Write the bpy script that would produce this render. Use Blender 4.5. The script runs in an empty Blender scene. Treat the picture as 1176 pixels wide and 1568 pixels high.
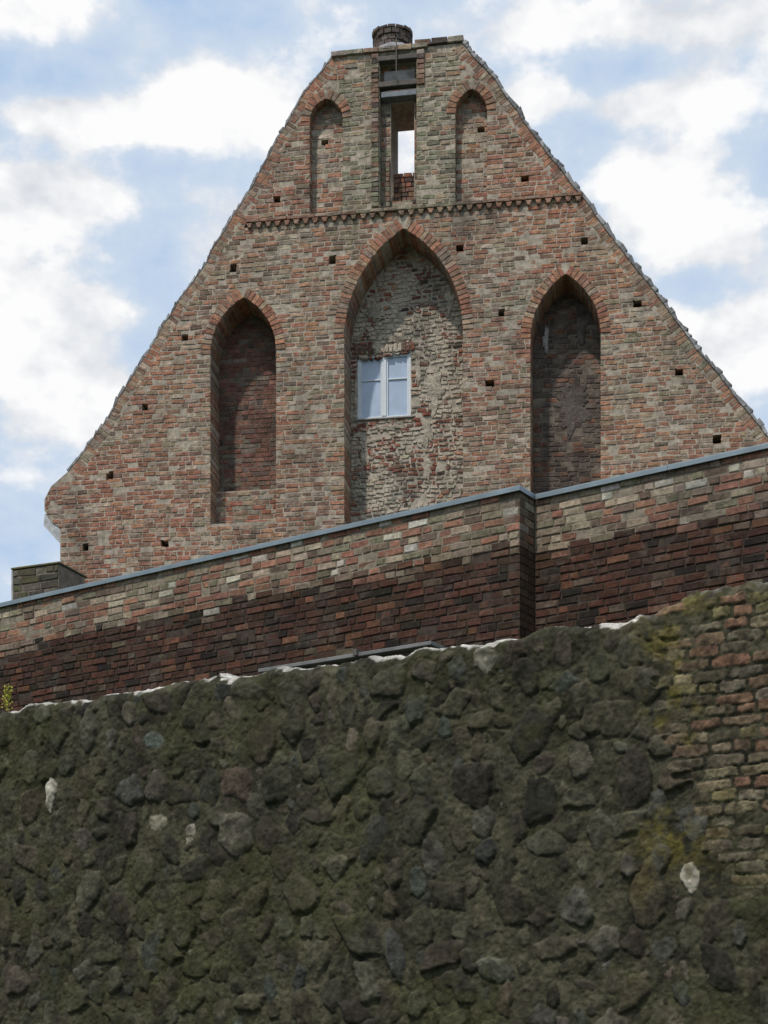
import bpy, math, random
import numpy as np
from mathutils import Vector, noise
random.seed(7); rng=np.random.default_rng(7)
F=2500.0; CX=588.0; HY=1650.0; CZ=1.6
sc=bpy.context.scene
sc.view_settings.view_transform='Standard'; sc.view_settings.look='None'; sc.view_settings.exposure=0

# ------------------------------------------------------------------ surveying helpers
class Plane:
    """vertical wall plane; local x = along wall, local y = into the wall, z up"""
    def __init__(s,px,Y,t,depth=0.0):
        s.t=t; a=math.atan(t); s.c=math.cos(a); s.s=math.sin(a)
        X=(px-CX)/F*Y
        s.X0=X; s.Y0=Y; s.px=px; s.Y=Y; s.depth=depth
    def uz(s,px,py):
        bx=s.X0+s.s*s.depth; by=s.Y0+s.c*s.depth
        k=(px-CX)/F
        Y=(by+s.t*bx)/(1+s.t*k)
        return ((k*Y-bx)/s.c, CZ+(HY-py)/F*Y)
    def at(s,d): return Plane(s.px,s.Y,s.t,d)
    def put(s,ob):
        ob.location=(s.X0,s.Y0,0); ob.rotation_euler=(0,0,-math.atan(s.t))
    def empty(s,name):
        e=bpy.data.objects.new(name,None); sc.collection.objects.link(e); s.put(e); return e

G=Plane(617,31.0,0.157)      # church gable
B=Plane(795,17.0,0.66)       # brick boundary wall
S=Plane(950,10.5,0.57)       # field stone wall

def link(me,name,parent=None,mat=None,smooth=False):
    ob=bpy.data.objects.new(name,me); sc.collection.objects.link(ob)
    if parent: ob.parent=parent
    if mat: me.materials.append(mat)
    if smooth:
        me.polygons.foreach_set('use_smooth',[True]*len(me.polygons))
    return ob

# ------------------------------------------------------------------ materials
def newmat(name):
    m=bpy.data.materials.new(name); m.use_nodes=True; nt=m.node_tree
    return m,nt,nt.nodes['Principled BSDF']
def N(nt,t,**k):
    n=nt.nodes.new(t)
    for a,b in k.items(): setattr(n,a,b)
    return n
def tex(nt,co,scale,detail=5,rough=.6,stretch=None):
    n=N(nt,'ShaderNodeTexNoise'); n.inputs['Scale'].default_value=scale
    n.inputs['Detail'].default_value=detail; n.inputs['Roughness'].default_value=rough
    if stretch:
        mp=N(nt,'ShaderNodeMapping'); mp.inputs['Scale'].default_value=stretch
        nt.links.new(co,mp.inputs[0]); co=mp.outputs[0]
    nt.links.new(co,n.inputs['Vector']); return n.outputs['Fac']
def mr(nt,x,a,b,c=0,d=1):
    n=N(nt,'ShaderNodeMapRange'); nt.links.new(x,n.inputs[0])
    for i,v in enumerate((a,b,c,d)): n.inputs[i+1].default_value=v
    return n.outputs[0]
def mul(nt,a,b,op='MULTIPLY'):
    n=N(nt,'ShaderNodeMath',operation=op)
    for i,v in enumerate((a,b)):
        if isinstance(v,(int,float)): n.inputs[i].default_value=v
        else: nt.links.new(v,n.inputs[i])
    return n.outputs[0]
def mix(nt,f,a,b,blend='MIX'):
    n=N(nt,'ShaderNodeMix',data_type='RGBA',blend_type=blend)
    for i,v in ((0,f),(6,a),(7,b)):
        if isinstance(v,(int,float)): n.inputs[i].default_value=v
        elif isinstance(v,tuple): n.inputs[i].default_value=(*v,1)
        else: nt.links.new(v,n.inputs[i])
    return n.outputs[2]
def masonry(name,base=None,lime=0.0,dirt=.5,moss=0.0,gv=18,bump=.5,limecol=(.5,.46,.4),mosscol=(.07,.075,.025),dirtcol=(.05,.04,.035),bd=.01,lth=(.53,.62),ls=3.1):
    m,nt,p=newmat(name)
    co=N(nt,'ShaderNodeTexCoord').outputs['Object']
    if base is None:
        at=N(nt,'ShaderNodeAttribute',attribute_name='Col'); col=at.outputs['Color']
    else:
        col=mix(nt,0.0,base,base)
    g=tex(nt,co,gv,5,.7); v=mr(nt,g,.3,.7,.5,1.45)
    vv=N(nt,'ShaderNodeCombineColor')
    for i in range(3): nt.links.new(v,vv.inputs[i])
    col=mix(nt,1.0,col,vv.outputs[0],'MULTIPLY')
    d=tex(nt,co,1.3,5,.65,(1,1,.55)); col=mix(nt,mul(nt,mr(nt,d,.48,.68),dirt),col,dirtcol)
    if lime:
        l=tex(nt,co,ls,6,.74); col=mix(nt,mul(nt,mr(nt,l,lth[0],lth[1]),lime),col,limecol)
    if moss:
        l=tex(nt,co,2.0,5,.7); col=mix(nt,mul(nt,mr(nt,l,.47,.62),moss),col,mosscol)
    nt.links.new(col,p.inputs['Base Color']); p.inputs['Roughness'].default_value=.92
    p.inputs['Specular IOR Level'].default_value=.2
    b=N(nt,'ShaderNodeBump'); b.inputs['Strength'].default_value=bump; b.inputs['Distance'].default_value=bd
    g2=tex(nt,co,gv*2.3,4,.7); nt.links.new(g2,b.inputs['Height']); nt.links.new(b.outputs[0],p.inputs['Normal'])
    return m
def plain(name,col,rough=.6,metal=0,var=.25,scale=8):
    m,nt,p=newmat(name); co=N(nt,'ShaderNodeTexCoord').outputs['Object']
    g=tex(nt,co,scale,5,.65); c2=tuple(c*(1-var*1.6) for c in col); c1=tuple(c*(1+var) for c in col)
    nt.links.new(mix(nt,mr(nt,g,.3,.7),c2,c1),p.inputs['Base Color'])
    p.inputs['Roughness'].default_value=rough; p.inputs['Metallic'].default_value=metal
    b=N(nt,'ShaderNodeBump'); b.inputs['Strength'].default_value=.3; b.inputs['Distance'].default_value=.01
    nt.links.new(g,b.inputs['Height']); nt.links.new(b.outputs[0],p.inputs['Normal'])
    return m

M_gbrick=masonry('gable_brick',lime=.36,dirt=.5,moss=.08,gv=9,limecol=(.37,.315,.25),lth=(.53,.64),ls=3.6,bd=.03,bump=1.0,dirtcol=(.08,.06,.048))
M_gmort=masonry('gable_mortar',(.36,.315,.255),dirt=.5,moss=.1,gv=9)
M_bmort=masonry('niche_mortar',(.38,.34,.28),dirt=.4,gv=9)
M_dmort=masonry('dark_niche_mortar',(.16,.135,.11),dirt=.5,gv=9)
M_nbrick=masonry('niche_brick',lime=.92,dirt=.45,gv=12,limecol=(.54,.48,.39),lth=(.505,.55),ls=2.0,bd=.04,bump=1.0)
M_dbrick=masonry('niche_dark_brick',lime=.12,dirt=.75,gv=8,limecol=(.2,.18,.16),ls=2,bd=.03,bump=.9)
M_wbrick=masonry('wall_brick',lime=.12,dirt=.5,moss=.12,gv=20,bump=.8,limecol=(.3,.27,.22))
M_wmort=masonry('wall_mortar',(.055,.042,.033),dirt=.5,gv=14)
M_zinc=plain('zinc_sheet',(.20,.25,.28),.45,.3,.15,3)
M_wood=plain('weathered_timber',(.10,.09,.08),.85)
M_paint=plain('white_window_paint',(.60,.65,.70),.5,0,.06)
M_tile=plain('roof_tile',(.22,.085,.055),.85)
M_verge=plain('verge_mortar',(.34,.33,.32),.9,0,.3,5)
M_grass=plain('grass',(.05,.07,.025),.95,0,.4,1.2)

# ------------------------------------------------------------------ brick laying
class Bricks:
    def __init__(s): s.v=[]; s.f=[]; s.c=[]
    def prism(s,q,yf,yb,col,ch=.007,jit=.006,tilt=.006):
        cx=sum(p[0] for p in q)/4; cz=sum(p[1] for p in q)/4
        b=len(s.v)
        qq=[(p[0]+random.uniform(-jit,jit),p[1]+random.uniform(-jit,jit)) for p in q]
        for p in qq: s.v.append((p[0],yb,p[1]))
        for p in qq: s.v.append((p[0],yf+ch,p[1]))
        for p in qq:
            dx=cx-p[0]; dz=cz-p[1]
            sx=max(-ch,min(ch,dx*.5)); sz=max(-ch,min(ch,dz*.5))
            s.v.append((p[0]+sx,yf+random.uniform(-tilt,tilt),p[1]+sz))
        for i in range(4):
            j=(i+1)%4
            s.f.append((b+i,b+j,b+4+j,b+4+i)); s.f.append((b+4+i,b+4+j,b+8+j,b+8+i))
        s.f.append((b+8,b+9,b+10,b+11)); s.f.append((b+3,b+2,b+1,b))
        s.c+= [(*col,1.0)]*12
    def box(s,u0,u1,z0,z1,yf,yb,col,**k):
        s.prism([(u0,z0),(u1,z0),(u1,z1),(u0,z1)],yf,yb,col,**k)
    def make(s,name,parent,mat):
        me=bpy.data.meshes.new(name); me.from_pydata(s.v,[],s.f); me.update()
        a=me.color_attributes.new('Col','FLOAT_COLOR','POINT')
        a.data.foreach_set('color',np.array(s.c,dtype=np.float32).ravel())
        return link(me,name,parent,mat)
def spans(polys,z):
    xs=[]
    for P in polys:
        n=len(P)
        for i in range(n):
            (x0,z0),(x1,z1)=P[i],P[(i+1)%n]
            if (z0<=z)!=(z1<=z): xs.append(x0+(x1-x0)*(z-z0)/(z1-z0))
    xs.sort(); return list(zip(xs[::2],xs[1::2]))
def lay(bs,polys,z0,z1,ch,L,yf,yb,colfn,joint=.013,deep=None,prot=.008,rag=0,jit=.004,wav=0):
    k=0; z=z0
    while z<z1:
        sp=spans(polys,z+ch/2)
        for si,(a,b) in enumerate(sp):
            off=random.uniform(0,L)
            u=math.floor(a/L)*L-off-L; cuts=[]
            while u<b:
                l=random.choice([L,L,L*.95,L*.5,L*.5,L*.75]); u+=l+random.uniform(-.015,.015)
                if a+.06<u<b-.06: cuts.append(u)
            e=[a]+cuts+[b]
            for i in range(len(e)-1):
                if random.random()<rag: continue
                p,q=e[i],e[i+1]; y2=yb
                lo=p+joint/2; hi=q-joint/2
                if deep is not None:
                    if i==0 and si>0: lo=p-.004; y2=deep
                    if i==len(e)-2 and si<len(sp)-1: hi=q+.004; y2=deep
                if hi-lo<.02: continue
                zo=wav*noise.noise(Vector(((p+q)*.35,z*.25,7.7))) if wav else 0
                eb=random.uniform(.02,.03)*(random.random()<.10)
                bs.box(lo,hi,z+zo+joint/2,z+zo+ch-joint/2,yf-prot+random.uniform(-.005,.005)+eb*.4,y2,colfn((p+q)/2,z),jit=jit)
        z+=ch; k+=1
def solid(name,polys,y0,y1,parent,mat):
    cu=bpy.data.curves.new(name,'CURVE'); cu.dimensions='2D'; cu.fill_mode='BOTH'; cu.extrude=(y1-y0)/2
    for P in polys:
        sp=cu.splines.new('POLY'); sp.points.add(len(P)-1)
        for i,(x,z) in enumerate(P): sp.points[i].co=(x,z,0,1)
        sp.use_cyclic_u=True
    tmp=bpy.data.objects.new('tmp',cu); sc.collection.objects.link(tmp)
    dg=bpy.context.evaluated_depsgraph_get(); me=bpy.data.meshes.new_from_object(tmp.evaluated_get(dg))
    bpy.data.objects.remove(tmp)
    n=len(me.vertices); co=np.empty(n*3); me.vertices.foreach_get('co',co); co=co.reshape(-1,3)
    co=np.stack([co[:,0],(y0+y1)/2+co[:,2],co[:,1]],1); me.vertices.foreach_set('co',co.ravel())
    me.materials.clear(); me.update(); me.name=name
    return link(me,name,parent,mat)
def ext(name,P,y0,y1,parent,mat): return solid(name,[P],y0,y1,parent,mat)
def boxo(name,u0,u1,y0,y1,z0,z1,parent,mat,bev=.0):
    v=[(x,y,z) for x in (u0,u1) for y in (y0,y1) for z in (z0,z1)]
    f=[(0,1,3,2),(4,6,7,5),(0,4,5,1),(2,3,7,6),(0,2,6,4),(1,5,7,3)]
    me=bpy.data.meshes.new(name); me.from_pydata(v,[],f); me.update()
    ob=link(me,name,parent,mat)
    if bev:
        b=ob.modifiers.new('b','BEVEL'); b.width=bev; b.segments=2
    return ob
def pick(pal,w,var=.2):
    c=random.choices(pal,[max(0,x) for x in w])[0]; k=random.uniform(1-var,1+var)
    return tuple(min(1,x*k*random.uniform(.95,1.05)) for x in c)
def lf(u,z,f,o=0): return noise.noise(Vector((u*f+o,z*f,o*1.7)))
def lerp(a,b,t): return tuple(x+(y-x)*t for x,y in zip(a,b))

# ================================================================== CHURCH
church=G.empty('brick_church_gable')
g=G.uz
def P(*pts): return [g(*p) for p in pts]
slopeL=P((104,722),(165,640),(205,575),(240,518),(285,445),(340,360),(385,284),(430,204),(475,130),(511,86))
slopeR=P((708,66),(722,84),(745,108),(790,168),(838,235),(890,300),(935,362),(990,432),(1040,500),(1100,575),(1165,655),(1198,698))
def subdiv(pl,amp,sd):
    out=[]
    for i in range(len(pl)-1):
        a,b=pl[i],pl[i+1]; n=4
        for k in range(n):
            t=k/n; x=a[0]+(b[0]-a[0])*t; z=a[1]+(b[1]-a[1])*t
            o=amp*noise.noise(Vector((x*1.9,z*1.9,sd)))+amp*.5*noise.noise(Vector((x*5,z*5,sd))) if (i or k) else 0
            out.append((x+o,z))
    return out+[pl[-1]]
slopeL=subdiv(slopeL,.07,2.2); slopeR=subdiv(slopeR,.04,5.1)
ul=g(92,808)[0]; ur=g(1180,740)[0]
footL=P((92,808),(80,800),(68,782),(68,765),(78,745))
footR=P((1198,715),(1180,735))
outline=[(ul,0)]+footL+slopeL+slopeR+footR+[(ur,0)]
def inset(pl,d,side):
    out=[]
    for i,p in enumerate(pl):
        a=pl[max(0,i-1)]; b=pl[min(len(pl)-1,i+1)]
        tx,tz=b[0]-a[0],b[1]-a[1]; l=math.hypot(tx,tz); out.append((p[0]+side*abs(tz/l)*d,p[1]-abs(tx/l)*d))
    return out
VB=.2
inL=inset(slopeL,VB,1); inR=inset(slopeR,VB,-1)
topz=min(slopeL[-1][1],slopeR[0][1])
inner=[(ul,0)]+[(a+.01,b) for a,b in footL]+inL+[(slopeL[-1][0]+.05,slopeL[-1][1])]+[(slopeR[0][0]-.05,slopeR[0][1])]+inR+footR+[(ur,0)]

def pointed(pxL,pxR,pys,pxA,pyA,pyb,T):
    xm=(pxL+pxR)/2
    uL=g(pxL,pys)[0]; uR=g(pxR,pys)[0]; zs=g(xm,pys)[1]; h=g(pxA,pyA)[1]-zs; zb=g(xm,pyb)[1]
    w=uR-uL; R=(w*w/4+h*h)/w; m=(uL+uR)/2
    def arc(r):
        a=math.acos(max(-1,min(1,(w/2-R)/r))); pts=[]
        for i in range(13):
            t=math.pi+(a-math.pi)*i/12; pts.append((uL+R+r*math.cos(t),zs+r*math.sin(t)))
        return pts+[(2*m-x,z) for x,z in pts[-2::-1]]
    inn=[(uL,zb)]+arc(R)+[(uR,zb)]
    out=[(uL,zb),(uL,zs-.001)]+arc(R+T)+[(uR,zs-.001),(uR,zb)]
    return dict(inn=inn,out=out,uL=uL,uR=uR,zs=zs,zb=zb,R=R,m=m,w=w,T=T,h=h)
def ring(bs,n,yf,yb,colfn,bw=.09):
    R,T,m,w=n['R'],n['T'],n['m'],n['w']
    a=math.acos((w/2-R)/R); cnt=max(4,int(R*(math.pi-a)/bw))
    for side in (0,1):
        for i in range(cnt):
            t0=math.pi+(a-math.pi)*i/cnt; t1=math.pi+(a-math.pi)*(i+1)/cnt
            g0=.009/R; t0-=g0; t1+=g0; q=[]
            for (r,t) in ((R-.005,t0),(R+T-.008,t0),(R+T-.008,t1),(R-.005,t1)):
                x=n['uL']+R+r*math.cos(t); z=n['zs']+r*math.sin(t)
                x=min(x,m-.004); 
                if side: x=2*m-x
                q.append((x,z))
            bs.prism(q,yf+random.uniform(-.004,.004),yb,colfn())
NL=pointed(322,423,540,376,455,800,.19)
NC=pointed(527,709,512,611,350,960,.21)
NR=pointed(812,920,515,864,420,780,.19)
UL=pointed(474,525,184,500,151,331,.18)
UR=pointed(697,746,172,722,136,309,.18)
recC=[(g(581,200)[0],g(610,320)[1]),(g(581,200)[0],g(610,91)[1]),(g(638,200)[0],g(610,91)[1]),(g(638,200)[0],g(610,320)[1])]
slit=[(g(596,200)[0],g(615,300)[1]),(g(596,200)[0],g(615,147)[1]),(g(632,200)[0],g(615,147)[1]),(g(632,200)[0],g(615,300)[1])]
holes=[(357,411),(509,398),(704,381),(895,369),(283,517),(768,479),(976,465),(222,623),(750,588),(1040,570),(168,729),(1098,673),(131,838),(252,832),(424,305),(804,274),(378,345)]
hp=[]
for i,(x,y) in enumerate(holes):
    u,z=g(x,y); s=(.075 if i<16 else .045)*random.uniform(.9,1.15); j=random.uniform(-.02,.02)
    hp.append([(u-s,z-s),(u-s-j,z+s),(u+s,z+s-j),(u+s+j,z-s)])
hin=[]
for (x,y) in ((494,209),(735,188),(608,297)):
    u,z=g(x,y); hin.append([(u-.07,z-.06),(u-.07,z+.06),(u+.07,z+.06),(u+.07,z-.06)])
D1=.22; D2=.7; D3=1.15
solid('gable_face',[outline,NL['inn'],NC['inn'],NR['inn'],UL['inn'],UR['inn'],recC]+hp,0,D1,church,M_gmort)
solid('gable_core',[outline,NL['inn'],NC['inn'],NR['inn'],slit]+hp+hin[:2],D1-.003,D2,church,M_gmort)
gb=G.at(D2).uz
w0=gb(547,541); w1=gb(629,637)
wz1=gb(588,542)[1]; wz0=gb(588,640)[1]
win=[(w0[0],wz0),(w0[0],wz1),(w1[0],wz1),(w1[0],wz0)]
solid('gable_back',[outline,slit,win],D2-.003,D3,church,M_bmort)
for nm,n in (('left_niche_back',NL),('right_niche_back',NR)):
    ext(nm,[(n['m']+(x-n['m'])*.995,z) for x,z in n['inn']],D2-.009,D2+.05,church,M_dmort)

red=(.30,.125,.085);orange=(.40,.20,.12);brown=(.24,.155,.115);tan=(.38,.29,.205);ggreen=(.215,.205,.14);grey=(.28,.245,.20);dark=(.095,.075,.065);pale=(.48,.42,.33)
PAL=[red,orange,brown,tan,ggreen,grey,dark,pale]
uc0=g(525,200)[0]; uc1=g(700,200)[0]; zf=g(617,325)[1]; z800=g(200,700)[1]; u300=g(300,700)[0]; u700=g(700,200)[0]
def gcol(u,z):
    n=lf(u,z,.35,3); n2=lf(u,z,.9,11); n3=lf(u,z,.45,23); n4=lf(u,z,1.4,31)
    base=lerp((.32,.215,.15),(.235,.21,.16),min(1,max(0,.45+2.2*n+1.2*n4)))
    base=lerp(base,(.40,.205,.125),min(.9,max(0,n3*3.0+n2*.8)))
    base=lerp(base,(.28,.125,.09),min(.7,max(0,-n3*2.0+n4-.1)))
    w=[2.0+3*max(0,n2),1.9+3*max(0,n3),1.7,1.6,.9+2.5*max(0,n),1.7,.8,.6]
    t=.62
    if uc0<u<uc1 and z>zf: w=[.5,.5,1,.9,2.6,2,.6,.3]; base=(.235,.23,.155)
    elif z>zf: w[0]+=2.2; w[1]+=.8; base=lerp(base,(.32,.165,.12),.55)
    if z<z800 and u<u300: w[0]+=3; w[4]*=.4; base=lerp(base,(.31,.135,.10),.6)
    return lerp(base,pick(PAL,w),t)
def ringcol(): return lerp((.33,.185,.13),pick([orange,red,brown,tan,grey],[3,2.5,1.5,1.2,1]),.7)
bs=Bricks()
excl=[NL['out'],NC['out'],NR['out'],UL['out'],UR['out'],recC]+hp
lay(bs,[inner]+excl,g(100,940)[1],topz-.02,.093,.27,0,.1,gcol,deep=D2-.02,joint=.018,jit=.007,rag=.015,wav=.05)
for n in (NL,NC,NR): ring(bs,n,-.018,D2-.02,ringcol)
for n in (UL,UR): ring(bs,n,-.018,D1-.01,ringcol)
def verge(pl,side):
    for i in range(len(pl)-1):
        a,b=pl[i],pl[i+1]; dx,dz=b[0]-a[0],b[1]-a[1]; l=math.hypot(dx,dz); n=max(1,round(l/.09))
        nx,nz=side*abs(dz/l),-abs(dx/l)
        for k in range(n):
            t0=(k+.1)/n;t1=(k+.9)/n; L=VB-.01+random.uniform(-.06,.05); o=random.uniform(-.03,.025) if random.random()<.5 else 0
            q=[(a[0]+dx*t0-nx*o,a[1]+dz*t0-nz*o),(a[0]+dx*t1-nx*o,a[1]+dz*t1-nz*o)]
            q+= [(q[1][0]+nx*L,q[1][1]+nz*L),(q[0][0]+nx*L,q[0][1]+nz*L)]
            bs.prism(q,-.006,.3,gcol(q[0][0],q[0][1]))
verge(slopeL,1); verge(slopeR,-1)
bs.make('face_bricks',church,M_gbrick)
bs=Bricks()
def upcol(u,z): return lerp((.31,.21,.165),pick(PAL,[1.8,1.6,1,1.2,.4,1.2,.3,2.6]),.75)
for n,hh in ((UL,hin[0]),(UR,hin[1])): lay(bs,[n['inn'],hh],n['zb'],n['zs']+n['h'],.094,.27,D1-.003,D1+.1,upcol,joint=.018)
lay(bs,[recC,slit],recC[0][1],recC[1][1],.094,.2,D1-.003,D1+.08,lambda u,z:pick(PAL,[.8,.5,1.5,.6,2,2,1.2,.2]),joint=.018)
bs.make('upper_niche_bricks',church,M_gbrick)
# centre niche infill : rubble brick set in lime
bs=Bricks()
def ccol(u,z):
    if lf(u,z,1.1,77)>.12: return pick([(.30,.27,.22),(.38,.34,.27),(.22,.19,.155),(.25,.14,.10)],[2,1.5,1.5,1.2])
    return lerp((.27,.16,.12),pick([red,(.24,.09,.065),brown,orange,pale,grey,dark],[3,3,1.2,1.3,1.8,1.0,.8]),.92)
lay(bs,[NC['inn'],win],NC['zb'],NC['zs']+NC['h'],.088,.20,D2-.003,D2+.1,ccol,joint=.028,rag=.07,jit=.018,prot=.02,wav=.16)
u=w0[0]-.05
while u<w1[0]+.03:
    bs.box(u,u+.07,wz1+.02,wz1+random.uniform(.15,.2),D2-.035,D2+.1,pick([red,brown,(.19,.11,.085)],[2,2,2]),jit=.01); u+=.085
bs.make('centre_niche_bricks',church,M_nbrick)
bs=Bricks()
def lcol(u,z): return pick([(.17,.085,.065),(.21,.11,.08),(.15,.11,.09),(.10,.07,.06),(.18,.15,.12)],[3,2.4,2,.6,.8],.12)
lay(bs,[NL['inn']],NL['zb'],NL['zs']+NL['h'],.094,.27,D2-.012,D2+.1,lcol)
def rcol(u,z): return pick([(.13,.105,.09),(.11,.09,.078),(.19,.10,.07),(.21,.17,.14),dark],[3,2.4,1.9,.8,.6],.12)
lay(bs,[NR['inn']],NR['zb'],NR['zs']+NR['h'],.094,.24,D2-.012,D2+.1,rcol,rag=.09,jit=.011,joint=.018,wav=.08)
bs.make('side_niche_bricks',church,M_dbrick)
zt=g(376,738)[1]
boxo('left_niche_infill',NL['uL']+.002,NL['uR']-.002,.42,D2-.01,NL['zb']-.0,zt-.01,church,M_gmort)
bs=Bricks(); lay(bs,[[(NL['uL']+.01,NL['zb']),(NL['uL']+.01,zt),(NL['uR']-.01,zt),(NL['uR']-.01,NL['zb'])]],NL['zb'],zt-.03,.094,.27,.42,.5,lambda u,z:pick([tan,red,grey,brown],[1,2,1,2]))
bs.make('left_niche_infill_bricks',church,M_gbrick)
def lump(name,P0,y,r,parent,mat,seed):
    vs=[];fs=[];n=60
    for j,(k,h) in enumerate(((1.0,0),(.94,.8),(.6,1.0))):
        for i in range(n):
            a=i/n*2*math.pi; v=Vector((math.cos(a),math.sin(a),seed)); rr=k*(1+.7*noise.noise(v*1.8)+.45*noise.noise(v*5)+.25*noise.noise(v*13))
            vs.append((P0[0]+r[0]*rr*math.cos(a),y-r[2]*h,P0[1]+r[1]*rr*math.sin(a)))
    for j in range(2):
        for i in range(n): fs.append((j*n+i,j*n+(i+1)%n,(j+1)*n+(i+1)%n,(j+1)*n+i))
    fs.append(tuple(2*n+i for i in range(n)))
    me=bpy.data.meshes.new(name); me.from_pydata(vs,[],fs); me.update(); link(me,name,parent,mat,False)
M_soot=masonry('sooty_plaster',(.115,.10,.09),dirt=.7,lime=.5,gv=7,limecol=(.17,.145,.125),bump=1,bd=.03)
lump('plaster_patch_1',gb(893,490),D2-.012,(.16,.42,.03),church,M_soot,3)
lump('plaster_patch_2',gb(878,620),D2-.012,(.30,.45,.02),church,M_soot,5.5)
lump('plaster_patch_3',gb(836,520),D2-.012,(.05,.22,.05),church,M_verge,8)
lump('plaster_patch_4',gb(850,455),D2-.012,(.14,.2,.04),church,M_soot,11)
M_lime=masonry('lime_plaster_remnant',(.40,.36,.29),dirt=.5,gv=7,bump=1,bd=.04)
for i,(x,y,a,b) in enumerate(((668,600,.16,.35),(655,665,.10,.3),(610,520,.2,.06),(655,715,.09,.2),(560,700,.08,.22),(575,480,.14,.2),(690,460,.1,.25),(600,655,.3,.05),(545,600,.03,.35),(640,570,.05,.3))):
    lump('lime_patch_%d'%i,gb(x,y),D2-.012,(a,b,.02),church,M_lime,20.3+i*1.7)
random.seed(21)
# window
wn=bpy.data.objects.new('casement_window',None); sc.collection.objects.link(wn); wn.parent=church
a,b=w0[0],w1[0]; yb_=D2+.03
def bar(nm,u0,u1,z0,z1,y0=yb_,y1=yb_+.07): boxo(nm,u0,u1,y0,y1,z0,z1,wn,M_paint,.006)
fr=.05; mid=(a+b)/2; zt=wz1; zb=wz0
bar('frame_left',a,a+fr,zb,zt); bar('frame_right',b-fr,b,zb,zt); bar('frame_head',a+fr,b-fr,zt-fr,zt,yb_+.002); bar('frame_sill',a+fr,b-fr,zb,zb+fr,yb_+.002)
bar('meeting_stile',mid-.045,mid+.045,zb+fr,zt-fr,yb_-.01,yb_+.06)
zm=zt-(zt-zb)*.38
for nm,x0,x1 in (('left',a+fr,mid-.045),('right',mid+.045,b-fr)):
    bar('sash_stile_'+nm,x0,x0+.03,zb+fr,zt-fr,yb_+.012,yb_+.06); bar('sash_stile2_'+nm,x1-.03,x1,zb+fr,zt-fr,yb_+.012,yb_+.06)
    bar('glazing_bar_'+nm,x0+.03,x1-.03,zm-.014,zm+.014,yb_+.02,yb_+.055)
M_pane=plain('curtained_pane',(.40,.49,.63),.15,0,.1,2.5)
boxo('panes',a+.01,b-.01,yb_+.045,yb_+.052,zb+.01,zt-.01,wn,M_pane)
boxo('sill',a-.04,b+.04,D2-.05,D2+.1,zb-.03,zb-.002,wn,M_verge,.005)
# dentil frieze
bs=Bricks(); f0=g(378,343); f1=g(885,302); zfz=(f0[1]+f1[1])/2
u=f0[0]
while u<f1[0]:
    bs.box(u,u+.255,zfz,zfz+.06,-.07,.02,lerp(gcol(u,zfz),(.2,.16,.13),.4)); u+=.268
u=f0[0]
while u<f1[0]:
    if random.random()>.04: bs.prism([(u+.035,zfz-.1),(u+.085,zfz-.1),(u+.12,zfz-.012),(u,zfz-.012)],-.065,.02,lerp(gcol(u,zfz),(.26,.15,.11),.5))
    u+=.185
bs.make('dentil_frieze',church,M_gbrick)
cb=Bricks()
uu=slopeL[-1][0]-.04
while uu<g(640,70)[0]-.1:
    cb.box(uu,uu+.3,topz-.03,topz+.06,-.06,D3+.04,pick([grey,brown,tan],[2,1,1])); uu+=.31
uu=g(636,70)[0]
while uu<slopeR[0][0]:
    cb.box(uu,min(uu+.3,slopeR[0][0]+.06),topz+.02,topz+.13,-.05,D3+.04,pick([grey,brown,dark],[2,1,1])); uu+=.31
cb.make('coping',church,M_gbrick)
vb=Bricks()
def vtile(pl,side,th,off):
    for i in range(len(pl)-1):
        a,b=pl[i],pl[i+1]; dx,dz=b[0]-a[0],b[1]-a[1]; l=math.hypot(dx,dz); n=max(1,round(l/.17)); nx,nz=-side*abs(dz/l),abs(dx/l)
        for k in range(n):
            t0=k/n;t1=(k+.96)/n; h0=random.uniform(.3,1.2)*th; h1=random.uniform(.3,1.2)*th+.008
            p=(a[0]+dx*t0,a[1]+dz*t0);q=(a[0]+dx*t1,a[1]+dz*t1)
            c=random.uniform(.16,.34)
            vb.prism([p,q,(q[0]+nx*h1,q[1]+nz*h1),(p[0]+nx*h0,p[1]+nz*h0)],off,D3+.03,(c,c*1.0,c*1.02))
vtile(slopeL,1,.04,-.012); vtile(slopeR,-1,.075,-.03)
vb.make('verge_tiles',church,masonry('verge_tile',dirt=.3,gv=12))
zq=g(610,128)[1]
boxo('beam_upper',recC[0][0]-.12,recC[2][0]+.1,-.03,.12,zq-.05,zq+.05,church,M_wood,.01)
zq2=g(610,142)[1]
M_lead=plain('lead_lintel',(.16,.18,.21),.7)
boxo('slit_lintel',recC[0][0]+.03,recC[2][0]+.06,.02,D1+.1,zq2-.05,zq2+.06,church,M_lead,.01)
boxo('recess_head',recC[0][0]-.05,recC[2][0]+.05,-.04,.1,recC[1][1]-.02,recC[1][1]+.07,church,M_wood,.01)
boxo('recess_plaster',recC[0][0]+.06,recC[2][0]-.06,D1-.05,D1+.01,zq+.08,recC[1][1]-.1,church,M_verge,.01)
bs=Bricks()
zs0=g(615,300)[1]; zs1=g(615,237)[1]
lay(bs,[[(slit[0][0],zs0),(slit[0][0],zs1),(slit[2][0],zs1),(slit[2][0],zs0)]],zs0,zs1,.094,.16,D1+.35,D3,lambda u,z:pick([dark,brown,red],[2,2,1]))
bs.make('slit_infill',church,M_dbrick)
bs=Bricks()
for x0,x1,ya,ybm in ((569,580,86,318),(639,650,80,130),(589,595,236,318)):
    uA=g(x0,200)[0];uB=g(x1,200)[0]; za=g((x0+x1)/2,ybm)[1]; zb2=g((x0+x1)/2,ya)[1]; z=za
    while z<zb2:
        bs.box(uA,uB,z+.005,z+.089,-.045 if x0!=589 else .12,.05 if x0!=589 else .3,pick([dark,ggreen,brown,grey],[1,2,2,1])); z+=.094
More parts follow.
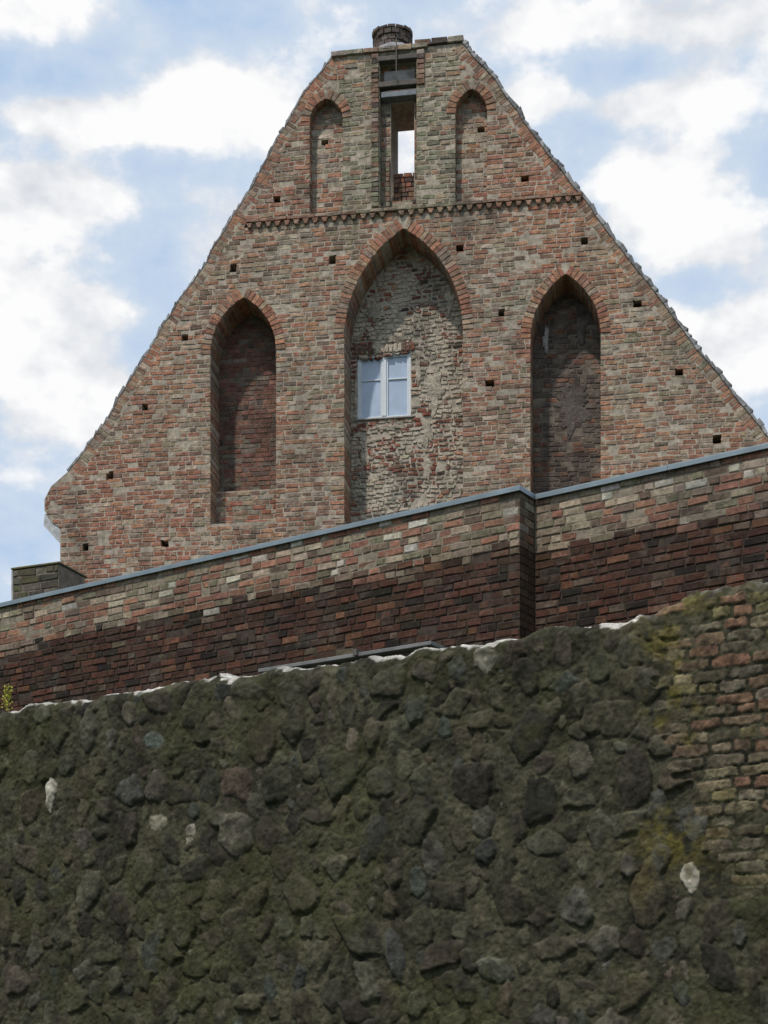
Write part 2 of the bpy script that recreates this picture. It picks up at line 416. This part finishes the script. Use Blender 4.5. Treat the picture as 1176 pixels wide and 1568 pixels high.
bs.make('ribs',church,M_gbrick)
# round brick stump on the top
cyy=.45; gs=G.at(.08).uz; cu_=G.at(cyy).uz(601,72)[0]
stv=[];stf=[];stc=[]
zt0=gs(603,74)[1]; zt1=gs(603,32)[1]; nc=5; chh=(zt1-zt0)/nc
for j in range(nc):
    rad=.345+.045*(j/nc)+(.015 if j==nc-1 else 0); nb=15
    for i in range(nb):
        a0=(i+.06+.5*(j%2))/nb*2*math.pi; a1=(i+.94+.5*(j%2))/nb*2*math.pi; b0=len(stv); r=rad+random.uniform(-.02,.02)
        tp_=random.uniform(-.05,.0) if j==nc-1 else random.uniform(-.01,.01)
        for rr in (r,r-.16):
            for aa in (a0,a1):
                for zz in (zt0+j*chh+.006,zt0+(j+1)*chh-.006+tp_): stv.append((cu_+rr*math.cos(aa),cyy-rr*math.sin(aa),zz))
        for f in ((0,2,3,1),(4,5,7,6),(0,1,5,4),(2,6,7,3),(1,3,7,5),(0,4,6,2)): stf.append(tuple(b0+k for k in f))
        stc+=[(*pick([dark,(.10,.08,.07),(.14,.115,.10)],[2,2,1]),1)]*8
me=bpy.data.meshes.new('round_stump'); me.from_pydata(stv,[],stf); me.update()
at=me.color_attributes.new('Col','FLOAT_COLOR','POINT'); at.data.foreach_set('color',np.array(stc,dtype=np.float32).ravel())
link(me,'round_chimney_stump',church,M_dbrick)
def cone(name,c,r0,r1,z0,z1,parent,mat,n=24,jag=.02):
    vs=[(c[0]+r*(1+random.uniform(-jag,jag))*math.cos(i/n*2*math.pi),c[1]+r*(1+random.uniform(-jag,jag))*math.sin(i/n*2*math.pi),z+random.uniform(-jag,jag)*.5) for r,z in ((r0,z0),(r1,z1)) for i in range(n)]
    fs=[(i,(i+1)%n,n+(i+1)%n,n+i) for i in range(n)]+[tuple(n+i for i in range(n)),tuple(range(n-1,-1,-1))]
    me=bpy.data.meshes.new(name); me.from_pydata(vs,[],fs); me.update(); return link(me,name,parent,mat,False)
cone('stump_core',(cu_,cyy),.3,.32,topz,zt1-.08,church,M_wood)
cone('mortar_collar',(cu_+.04,cyy),.54,.38,topz+.02,zt0+.13,church,plain('grey_mortar',(.23,.235,.25),.9,0,.35,5),24,.05)
bx=g(607,60)[0]; boxo('lightning_rod',bx,bx+.018,-.09,-.072,g(607,125)[1],g(607,62)[1],church,M_wood)
k=P((68,786),(92,786),(92,832),(86,826),(66,804))
ext('eave_bracket',k,.02,.4,church,plain('eave_paint',(.42,.43,.44),.7))
s0=g(424,222);s1=g(436,204); boxo('verge_stub',s0[0],s1[0]+.1,.3,.7,s0[1],s1[1],church,M_lead)
zE=g(92,800)[1]; L=22
boxo('nave_walls',ul+.15,ur-.15,D3-.01,L,0,zE,church,M_gmort)
zr=g(617,330)[1]; um=(ul+ur)/2; 
v=[(ul-.1,D3-.005,zE+.1),(um,D3-.005,zr),(ur+.1,D3-.005,zE+.1),(ul-.1,L+.3,zE+.1),(um,L+.3,zr),(ur+.1,L+.3,zE+.1)]
me=bpy.data.meshes.new('roof'); me.from_pydata(v,[],[(0,1,4,3),(1,2,5,4),(0,2,1),(3,4,5),(0,3,5,2)]); me.update(); link(me,'roof',church,M_tile)

# ================================================================== BRICK BOUNDARY WALL
wall=B.empty('brick_boundary_wall')
q=B.uz; zt=q(795,748)[1]; zband=q(795,836)[1]; u0=q(-90,900)[0]; u1=0.0; uR=q(1300,700)[0]; SB=.33; th=.38
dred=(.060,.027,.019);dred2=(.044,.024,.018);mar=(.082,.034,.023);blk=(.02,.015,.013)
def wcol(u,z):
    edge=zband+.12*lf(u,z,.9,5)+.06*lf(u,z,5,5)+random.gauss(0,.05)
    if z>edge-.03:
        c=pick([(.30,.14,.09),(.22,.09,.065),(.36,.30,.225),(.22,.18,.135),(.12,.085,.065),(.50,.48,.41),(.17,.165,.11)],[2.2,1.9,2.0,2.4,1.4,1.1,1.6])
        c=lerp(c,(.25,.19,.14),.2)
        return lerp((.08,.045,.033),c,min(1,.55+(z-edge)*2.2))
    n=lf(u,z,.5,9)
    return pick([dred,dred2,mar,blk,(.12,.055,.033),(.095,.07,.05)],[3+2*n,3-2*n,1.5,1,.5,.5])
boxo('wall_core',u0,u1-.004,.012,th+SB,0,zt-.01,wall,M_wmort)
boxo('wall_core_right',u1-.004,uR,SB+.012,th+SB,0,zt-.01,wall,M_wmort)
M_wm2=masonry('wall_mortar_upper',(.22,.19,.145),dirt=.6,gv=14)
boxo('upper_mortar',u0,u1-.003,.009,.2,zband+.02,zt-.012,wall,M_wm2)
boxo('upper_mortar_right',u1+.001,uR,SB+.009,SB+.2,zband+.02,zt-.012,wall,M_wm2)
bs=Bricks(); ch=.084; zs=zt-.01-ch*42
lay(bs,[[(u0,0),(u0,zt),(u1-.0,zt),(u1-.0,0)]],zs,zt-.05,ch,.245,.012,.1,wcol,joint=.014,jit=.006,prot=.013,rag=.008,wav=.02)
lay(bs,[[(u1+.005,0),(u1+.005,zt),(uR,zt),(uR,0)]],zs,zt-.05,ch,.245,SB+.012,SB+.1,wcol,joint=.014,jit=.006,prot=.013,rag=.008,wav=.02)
z=zs;k=0
while z<zt-.05:
    ys=[.0,.2,SB] if k%2 else [.0,.12,SB]
    for a,b in zip(ys[:-1],ys[1:]): 
        c=lerp(wcol(0,z),(.05,.035,.025),.55)  # return-face bricks darkened: the shade on this side is put into their colour
        b0=len(bs.v); x0,x1=u1-.05,u1+.004+random.uniform(-.003,.003); za,zb_=z+.006,z+ch-.006
        for X in (x0,x1):
            for Y in (a+.006,b-.006):
                for Z in (za,zb_): bs.v.append((X,Y,Z))
        for f in ((0,1,3,2),(4,6,7,5),(0,4,5,1),(2,3,7,6),(0,2,6,4),(1,5,7,3)): bs.f.append(tuple(b0+i for i in f))
        bs.c+=[(*c,1)]*8
    z+=ch;k+=1
bs.make('bricks',wall,M_wbrick)
def cope(nm,a,b,y0):
    x=a;i=0
    while x<b-.01:
        e=min(b,x+1.5); boxo(nm+'_%d'%i,x+.001,e-.001,y0-.04,th+SB+.03,zt-.008,zt+.022,wall,M_zinc,.004)
        boxo(nm+'_drip_%d'%i,x+.001,e-.001,y0-.043,y0-.033,zt-.035,zt+.012,wall,M_zinc,.003); x=e;i+=1
cope('zinc_coping',u0,u1+.03,0); cope('zinc_coping_right',u1+.034,uR,SB)
boxo('zinc_return',u1+.022,u1+.031,-.03,SB-.044,zt-.035,zt+.01,wall,M_zinc,.003)

# mossy masonry pier behind the wall at far left
Q=Plane(55,24.0,.4); pier=Q.empty('mossy_masonry_pier'); pq=Q.uz
a=pq(20,862); b=pq(90,862)
bs=Bricks(); lay(bs,[[(a[0],0),(a[0],b[1]),(b[0],b[1]),(b[0],0)]],b[1]-2.0,b[1]-.03,.11,.3,0,.1,lambda u,z:pick([(.10,.095,.07),(.13,.12,.10),(.06,.055,.045),(.09,.085,.05)],[2,2,2,2]),joint=.02,jit=.012)
bs.make('pier_bricks',pier,masonry('pier_brick',moss=.4,dirt=.6,mosscol=(.06,.06,.02)))
boxo('pier_core',a[0],b[0],.005,.7,0,b[1]-.02,pier,M_dmort)
boxo('pier_left_face',a[0]-.03,a[0]-.002,.0,.7,0,b[1]-.02,pier,M_verge)
boxo('pier_cap',a[0]-.03,b[0]+.02,-.02,.75,b[1]-.01,b[1]+.02,pier,masonry('pier_cap',(.12,.115,.08),moss=.6,mosscol=(.14,.13,.03)),.01)

# grey lean-to roof between the walls
Rf=Plane(540,14.9,.62); lean=Rf.empty('lean_to_roof'); rq=Rf.uz
A=rq(395,1024); Bq=rq(660,978)
M_slate=plain('lean_to_sheet',(.17,.175,.17),.8,0,.3,4)
boxo('roof_sheet',A[0],Bq[0],0,1.3,A[1]-.035,A[1],lean,M_slate,.005)
boxo('roof_support',A[0]+.05,Bq[0]-.05,.1,1.2,0,A[1]-.036,lean,M_dmort)
boxo('roof_batten',rq(543,1000)[0],rq(543,1000)[0]+.04,-.03,1.3,A[1]-.03,A[1]+.03,lean,M_wood)

# ================================================================== FIELD STONE WALL
sw=S.uz
def vn(X,Z,f,seed):
    r=np.random.default_rng(seed).random((257,257)); x=X*f+seed*3.7; z=Z*f+seed*1.3
    xi=np.floor(x).astype(int); zi=np.floor(z).astype(int); fx=x-xi; fz=z-zi
    fx=fx*fx*(3-2*fx); fz=fz*fz*(3-2*fz); xi%=256; zi%=256
    return (r[zi,xi]*(1-fx)+r[zi,xi+1]*fx)*(1-fz)+(r[zi+1,xi]*(1-fx)+r[zi+1,xi+1]*fx)*fz-.5
def fbm(X,Z,f,seed,o=4):
    s=0;a=1
    for i in range(o): s=s+a*vn(X,Z,f*2**i,seed+i*5); a*=.6
    return s
ua=sw(-90,1100)[0]; ub=sw(1300,900)[0]; res=.0082
tp=[sw(*p) for p in ((-90,1108),(0,1092),(60,1078),(130,1076),(215,1056),(330,1040),(420,1030),(500,1024),(560,1012),(640,998),(690,992),(735,986),(790,976),(850,966),(900,962),(950,952),(985,946),(1012,930),(1040,916),(1078,906),(1120,902),(1180,897),(1300,884))]
us=np.arange(ua,ub,res); base=np.interp(us,[p[0] for p in tp],[p[1] for p in tp])
top=base+.02+.035*vn(us,us*0,3.3,4)+.05*vn(us,us*0,7,6)+.03*vn(us,us*0,17,8)
TD=.5; smax=top.max()+TD+.35; zlo=1.3; ss=np.arange(zlo,smax,res)
U,Sg=np.meshgrid(us,ss); nz_,nu=U.shape
H=.016*fbm(U,Sg,7,31)+.011*fbm(U,Sg,34,77)
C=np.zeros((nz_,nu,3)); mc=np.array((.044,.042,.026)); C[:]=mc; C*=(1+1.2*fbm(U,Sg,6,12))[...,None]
pp=[sw(*p) for p in ((1010,880),(1012,1000),(1006,1070),(1026,1130),(1030,1190),(1062,1230),(1092,1290),(1110,1345),(1135,1372),(1300,1395),(1300,860))]
def inpoly(x,z): return any(a<=x<=b for a,b in spans([pp],z))
st=[]; sx=np.zeros(5000); sz=np.zeros(5000); sr=np.zeros(5000); ns=0
special=[((78,1216),.075,2.2,(.42,.40,.33)),((242,1258),.075,1.3,(.16,.15,.11)),((292,1275),.055,1.3,(.18,.165,.13)),((1058,1345),.075,1.5,(.40,.37,.30)),((742,1010),.085,1.0,(.15,.14,.11)),((238,1135),.08,1.5,(.07,.08,.07)),((540,1135),.065,1.4,(.11,.09,.07)),((520,1185),.13,1.2,(.035,.034,.027)),((1060,1260),.11,1.1,(.085,.083,.072)),((885,1390),.12,1.3,(.07,.068,.053)),((740,1260),.09,1.2,(.07,.066,.05)),((220,1340),.13,1.2,(.045,.042,.030))]
for (p,r,asp,c) in special:
    x,z=sw(*p); st.append((x,z,r,asp,c)); sx[ns],sz[ns],sr[ns]=x,z,r*1.1; ns+=1
pal=[(.046,.043,.028),(.060,.056,.038),(.036,.034,.023),(.068,.064,.049),(.048,.041,.029),(.062,.050,.036),(.042,.046,.038),(.090,.083,.062),(.028,.026,.019)]  # stone and mortar colours lowered, standing in for tree shade that is not modelled
for (r0,r1,att) in ((.12,.15,90),(.08,.12,900),(.055,.08,4000),(.035,.055,7000),(.018,.03,3000)):
    for _ in range(att):
        x=random.uniform(ua,ub); z=random.uniform(zlo,smax-.4); r=random.uniform(r0,r1)
        tl=np.interp(x,us,base)
        if z>tl-r*.8 or ns>4990 or inpoly(x-.03,z): continue
        d=np.hypot(sx[:ns]-x,sz[:ns]-z)
        if ns and (d<(sr[:ns]+r)*1.05).any(): continue
        sx[ns],sz[ns],sr[ns]=x,z,r; ns+=1
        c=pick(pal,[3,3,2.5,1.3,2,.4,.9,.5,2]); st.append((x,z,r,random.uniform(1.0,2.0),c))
print('stones',len(st))
def stamp(x,z,r,asp,c,h=None):
    R=r*1.85; i0=max(0,int((x-R-ua)/res)); i1=min(nu,int((x+R-ua)/res)+2); j0=max(0,int((z-R-zlo)/res)); j1=min(nz_,int((z+R-zlo)/res)+2)
    if i1<=i0 or j1<=j0: return
    Uo=U[j0:j1,i0:i1]; So=Sg[j0:j1,i0:i1]
    X=Uo-x+.026*fbm(Uo,So,9,3,3)*min(1,r/.07); Z=So-z+.026*fbm(Uo,So,9,9,3)*min(1,r/.07)
    th=random.choice([0,math.pi/2,math.pi/2,math.pi/2])+random.gauss(0,.35); ct,s_=math.cos(th),math.sin(th); a=(X*ct+Z*s_)/math.sqrt(asp)/r; b=(-X*s_+Z*ct)*math.sqrt(asp)/r
    n=random.choice([4,5,6,6,7]); acc=0; ph=random.uniform(0,6.28); p=random.choice([6,9,12,18])
    for k in range(n):
        t=ph+2*math.pi*k/n+random.uniform(-.35,.35); rk=random.uniform(.86,1.16)
        acc=acc+np.maximum(0,(a*math.cos(t)+b*math.sin(t))/rk)**p
    d=acc**(1/p)
    pr=(h or min(.036,r*random.uniform(.15,.45)))
    hh=pr*np.sqrt(np.clip(1-d**random.choice([3,4.5,6,10]),0,1))*(1+random.uniform(-.5,.5)*a+random.uniform(-.45,.5)*b)+.09*r*fbm(X+x,Z+z,.9/r,int(x*50)%40+1,4)+.007*fbm(X+x,Z+z,45,13,2)
    hh=hh-random.uniform(0,.012)
    m=(d<1)&(hh>H[j0:j1,i0:i1]-.002)
    H[j0:j1,i0:i1][m]=hh[m]+.002
    k=(1+.9*fbm(X+x,Z+z,15,17,4))[m][:,None]
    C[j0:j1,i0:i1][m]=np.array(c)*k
for s_ in st: stamp(*s_)
z=sw(1100,1395)[1]; k=0
bp=[(.19,.095,.065),(.14,.09,.06),(.125,.11,.05),(.18,.15,.095),(.10,.09,.07),(.25,.22,.165),(.055,.05,.033)]
while z<top.max()-.0:
    x=sw(1000,1000)[0]-.1+(k%2)*.1
    while x<ub:
        L_=random.choice([.12,.22,.24,.16,.19]); hb=random.uniform(.05,.066)
        xc,zc=x+L_/2,z+hb/2; zo=random.uniform(-.008,.008)
        if inpoly(xc,zc) and zc<np.interp(xc,us,top)-.01 and random.random()>.05:
            i0=max(0,int((x-.03-ua)/res)); i1=min(nu,int((x+L_+.03-ua)/res)+2); j0=max(0,int((z-.03-zlo)/res)); j1=int((z+hb+.04-zlo)/res)+2
            Uo=U[j0:j1,i0:i1]; So=Sg[j0:j1,i0:i1]
            X=Uo-xc+.02*fbm(Uo,So,12,3,3); Z=So-zc-zo+.016*fbm(Uo,So,12,9,3)
            d=(np.abs(X/(L_/2-.004))**6+np.abs(Z/(hb/2+.002))**6)**(1/6)
            hh=random.uniform(.004,.011)*np.sqrt(np.clip(1-d**8,0,1))+.012*fbm(Uo,So,26,5,4); m=(d<1)
            lit=.5+lf(xc,zc,1.8,40)
            c=np.array(lerp(pick(bp,[1.5,2,2.2*max(.1,lit),2,2.2,.5,1.5]),(.11,.092,.055),.4)); kk=(1+1.0*fbm(Uo,So,16,17,4))[m][:,None]
            H[j0:j1,i0:i1][m]=hh[m]; C[j0:j1,i0:i1][m]=c*kk*.92
        x+=L_+.014
    z+=.076; k+=1
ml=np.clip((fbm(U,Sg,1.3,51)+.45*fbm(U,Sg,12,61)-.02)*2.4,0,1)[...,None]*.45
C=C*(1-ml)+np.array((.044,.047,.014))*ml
bx0=sw(1030,1100)[0]
ly=np.clip((fbm(U,Sg,2.2,71)+.5*fbm(U,Sg,16,81))*3+.1,0,1)*np.exp(-((U-bx0)/.25)**2)*np.clip((Sg-2.5)*2,0,1)
C=C*(1-.6*ly[...,None])+np.array((.13,.108,.02))*.6*ly[...,None]
TOP=np.tile(top,(nz_,1)); e=Sg-TOP
Y=np.where(e<0,-H,np.minimum(e,TD)-H*np.clip(1-e/.05,0,1)); 
crown=.03*np.sin(np.clip(e/TD,0,1)*math.pi)
Z=np.where(e<0,Sg,np.where(e<TD,TOP+crown+H*.8,TOP-(e-TD)))
rd=np.clip(1+e/.06,0,1)*(e<0); Y=np.where(e<TD,Y+.035*rd**1.5+np.where(e>=0,.035*np.clip(1-e/.1,0,1),0),Y)
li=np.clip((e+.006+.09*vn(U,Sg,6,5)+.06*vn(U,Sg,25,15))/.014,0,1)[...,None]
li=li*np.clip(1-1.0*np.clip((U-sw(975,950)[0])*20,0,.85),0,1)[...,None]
C=C*(1-li)+np.array((.40,.385,.35))*li*(1+.9*fbm(U,Sg,12,91))[...,None]  # pale mortar on the wall top, whitened to paint in the rim highlight
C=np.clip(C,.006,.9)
me=bpy.data.meshes.new('field_stone_wall')
vs=np.stack([U,Y,Z],-1).reshape(-1,3)
idx=np.arange(nz_*nu).reshape(nz_,nu)
fc=np.stack([idx[:-1,:-1],idx[:-1,1:],idx[1:,1:],idx[1:,:-1]],-1).reshape(-1,4)
me.vertices.add(len(vs)); me.vertices.foreach_set('co',vs.ravel())
me.loops.add(len(fc)*4); me.loops.foreach_set('vertex_index',fc.ravel().astype(np.int32))
me.polygons.add(len(fc)); me.polygons.foreach_set('loop_start',np.arange(0,len(fc)*4,4,dtype=np.int32)); me.polygons.foreach_set('loop_total',np.full(len(fc),4,dtype=np.int32))
me.update(calc_edges=True)
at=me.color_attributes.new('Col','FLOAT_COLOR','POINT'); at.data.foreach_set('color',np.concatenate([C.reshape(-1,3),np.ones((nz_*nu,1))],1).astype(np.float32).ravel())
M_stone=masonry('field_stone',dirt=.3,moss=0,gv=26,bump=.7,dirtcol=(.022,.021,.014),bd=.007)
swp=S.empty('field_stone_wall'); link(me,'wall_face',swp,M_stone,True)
boxo('wall_base',ua,ub,.07,TD-.02,0,base.min()-.5,swp,M_wmort)

wd=bpy.data.meshes.new('weed'); vs=[];fs=[]; wx,wz=sw(-4,1085)
for i in range(120):
    a=random.uniform(0,6.28); h=random.uniform(.0,.22); r=random.uniform(0,.05)*(1-h*2)
    p=Vector((wx+r*math.cos(a)*1.2,.12+r*math.sin(a),wz+h)); d=Vector((random.gauss(0,1),random.gauss(0,1),random.gauss(0.4,1))).normalized()*.022; e2=d.cross(Vector((random.gauss(0,1),random.gauss(0,1),random.gauss(0,1)))).normalized()*.008
    b0=len(vs); vs+=[tuple(p),tuple(p+d*.5+e2),tuple(p+d),tuple(p+d*.5-e2)]; fs.append((b0,b0+1,b0+2,b0+3))
wd.from_pydata(vs,[],fs); wd.update(); wo=link(wd,'yellow_weed',None,plain('weed_leaf',(.35,.36,.03),.7)); S.put(wo)

# ================================================================== GROUND
me=bpy.data.meshes.new('ground'); n=2000; me.from_pydata([(-n,-n,0),(n,-n,0),(n,n,0),(-n,n,0)],[],[(0,1,2,3)]); me.update(); link(me,'ground',None,M_grass)

# ================================================================== SKY, SUN
el=math.radians(56); az=math.radians(214)   # compass bearing clockwise from +Y
sd=Vector((math.sin(az)*math.cos(el),math.cos(az)*math.cos(el),math.sin(el)))
sun=bpy.data.lights.new('sun','SUN'); sun.energy=2.9; sun.angle=math.radians(2); sun.color=(1,.92,.82)
so=bpy.data.objects.new('sun',sun); sc.collection.objects.link(so); so.rotation_euler=sd.to_track_quat('Z','Y').to_euler()
w=bpy.data.worlds.new('World'); sc.world=w; w.use_nodes=True; nt=w.node_tree; bg=nt.nodes['Background']
sky=N(nt,'ShaderNodeTexSky',sky_type='NISHITA'); sky.sun_disc=False; sky.sun_elevation=el; sky.sun_rotation=az; sky.air_density=1.0; sky.dust_density=1.5
co=N(nt,'ShaderNodeTexCoord').outputs['Generated']
sep=N(nt,'ShaderNodeSeparateXYZ'); nt.links.new(co,sep.inputs[0])
nA=tex(nt,co,11,9,.55,(1,1,1.5)); nB=tex(nt,co,3.0,4,.5,(1,1,2.2))
mpo=N(nt,'ShaderNodeMapping'); mpo.inputs['Location'].default_value=(0.010,0,-.026); mpo.inputs['Scale'].default_value=(1,1,1.5); nt.links.new(co,mpo.inputs[0])
nC=N(nt,'ShaderNodeTexNoise'); nC.inputs['Scale'].default_value=11; nC.inputs['Detail'].default_value=4; nC.inputs['Roughness'].default_value=.55; nt.links.new(mpo.outputs[0],nC.inputs['Vector'])
def dirpx(px,py):
    return Vector(((px-CX)/F,1,(HY-py)/F)).normalized()
blobs=[(100,180,90,24,.5),(250,190,80,28,.42),(370,170,70,36,.5),(60,20,150,50,.45),(90,290,240,42,.30),(300,380,90,40,.18),(110,470,80,30,.4),(30,540,90,60,.5),(60,640,120,50,.3),(1000,310,80,50,.55),(1080,385,80,34,.5),(900,40,240,36,.45),(830,145,60,24,.5),(970,160,70,24,.42),(1130,520,90,60,.42),(1000,490,60,30,.32)]
tot=None
for (x,y,sx_,sy_,am) in blobs:
    c=dirpx(x,y)
    a=mul(nt,mul(nt,sep.outputs[0],c.x,'SUBTRACT'),F/sx_*1.05); b=mul(nt,mul(nt,sep.outputs[2],c.z,'SUBTRACT'),F/sy_*1.1)
    r2=mul(nt,mul(nt,a,a),mul(nt,b,b),'ADD'); ex=mul(nt,mul(nt,math.e,mul(nt,r2,-1),'POWER'),am)
    tot=ex if tot is None else mul(nt,tot,ex,'ADD')
dens=mul(nt,mul(nt,mul(nt,nA,1.8),mul(nt,nB,.35),'ADD'),tot,'ADD')
mask=mr(nt,dens,1.13,1.27)
haze=mr(nt,dens,.80,1.2,0,1)
shade=mr(nt,mul(nt,mul(nt,nA,nC.outputs['Fac'],'SUBTRACT'),mul(nt,dens,.16),'ADD'),.06,.26,0,1)
cc=mix(nt,shade,(6.9,7.2,7.7),(9.8,9.8,9.85))
hz=mix(nt,haze,(4.3,6.0,8.4),(6.9,7.8,9.0))
skyc=mix(nt,.92,sky.outputs[0],hz)
nt.links.new(mix(nt,mask,skyc,cc),bg.inputs['Color']); bg.inputs['Strength'].default_value=.1

# ================================================================== CAMERA (perspective-control lens, level)
cd=bpy.data.cameras.new('camera'); cam=bpy.data.objects.new('camera',cd); sc.collection.objects.link(cam); sc.camera=cam
cam.location=(0,0,CZ); cam.rotation_euler=(math.pi/2,0,0)
cd.sensor_fit='HORIZONTAL'; cd.sensor_width=36; cd.lens=36*F/1176; cd.shift_y=(HY-784)/1176; cd.clip_end=6000; cd.clip_start=.1
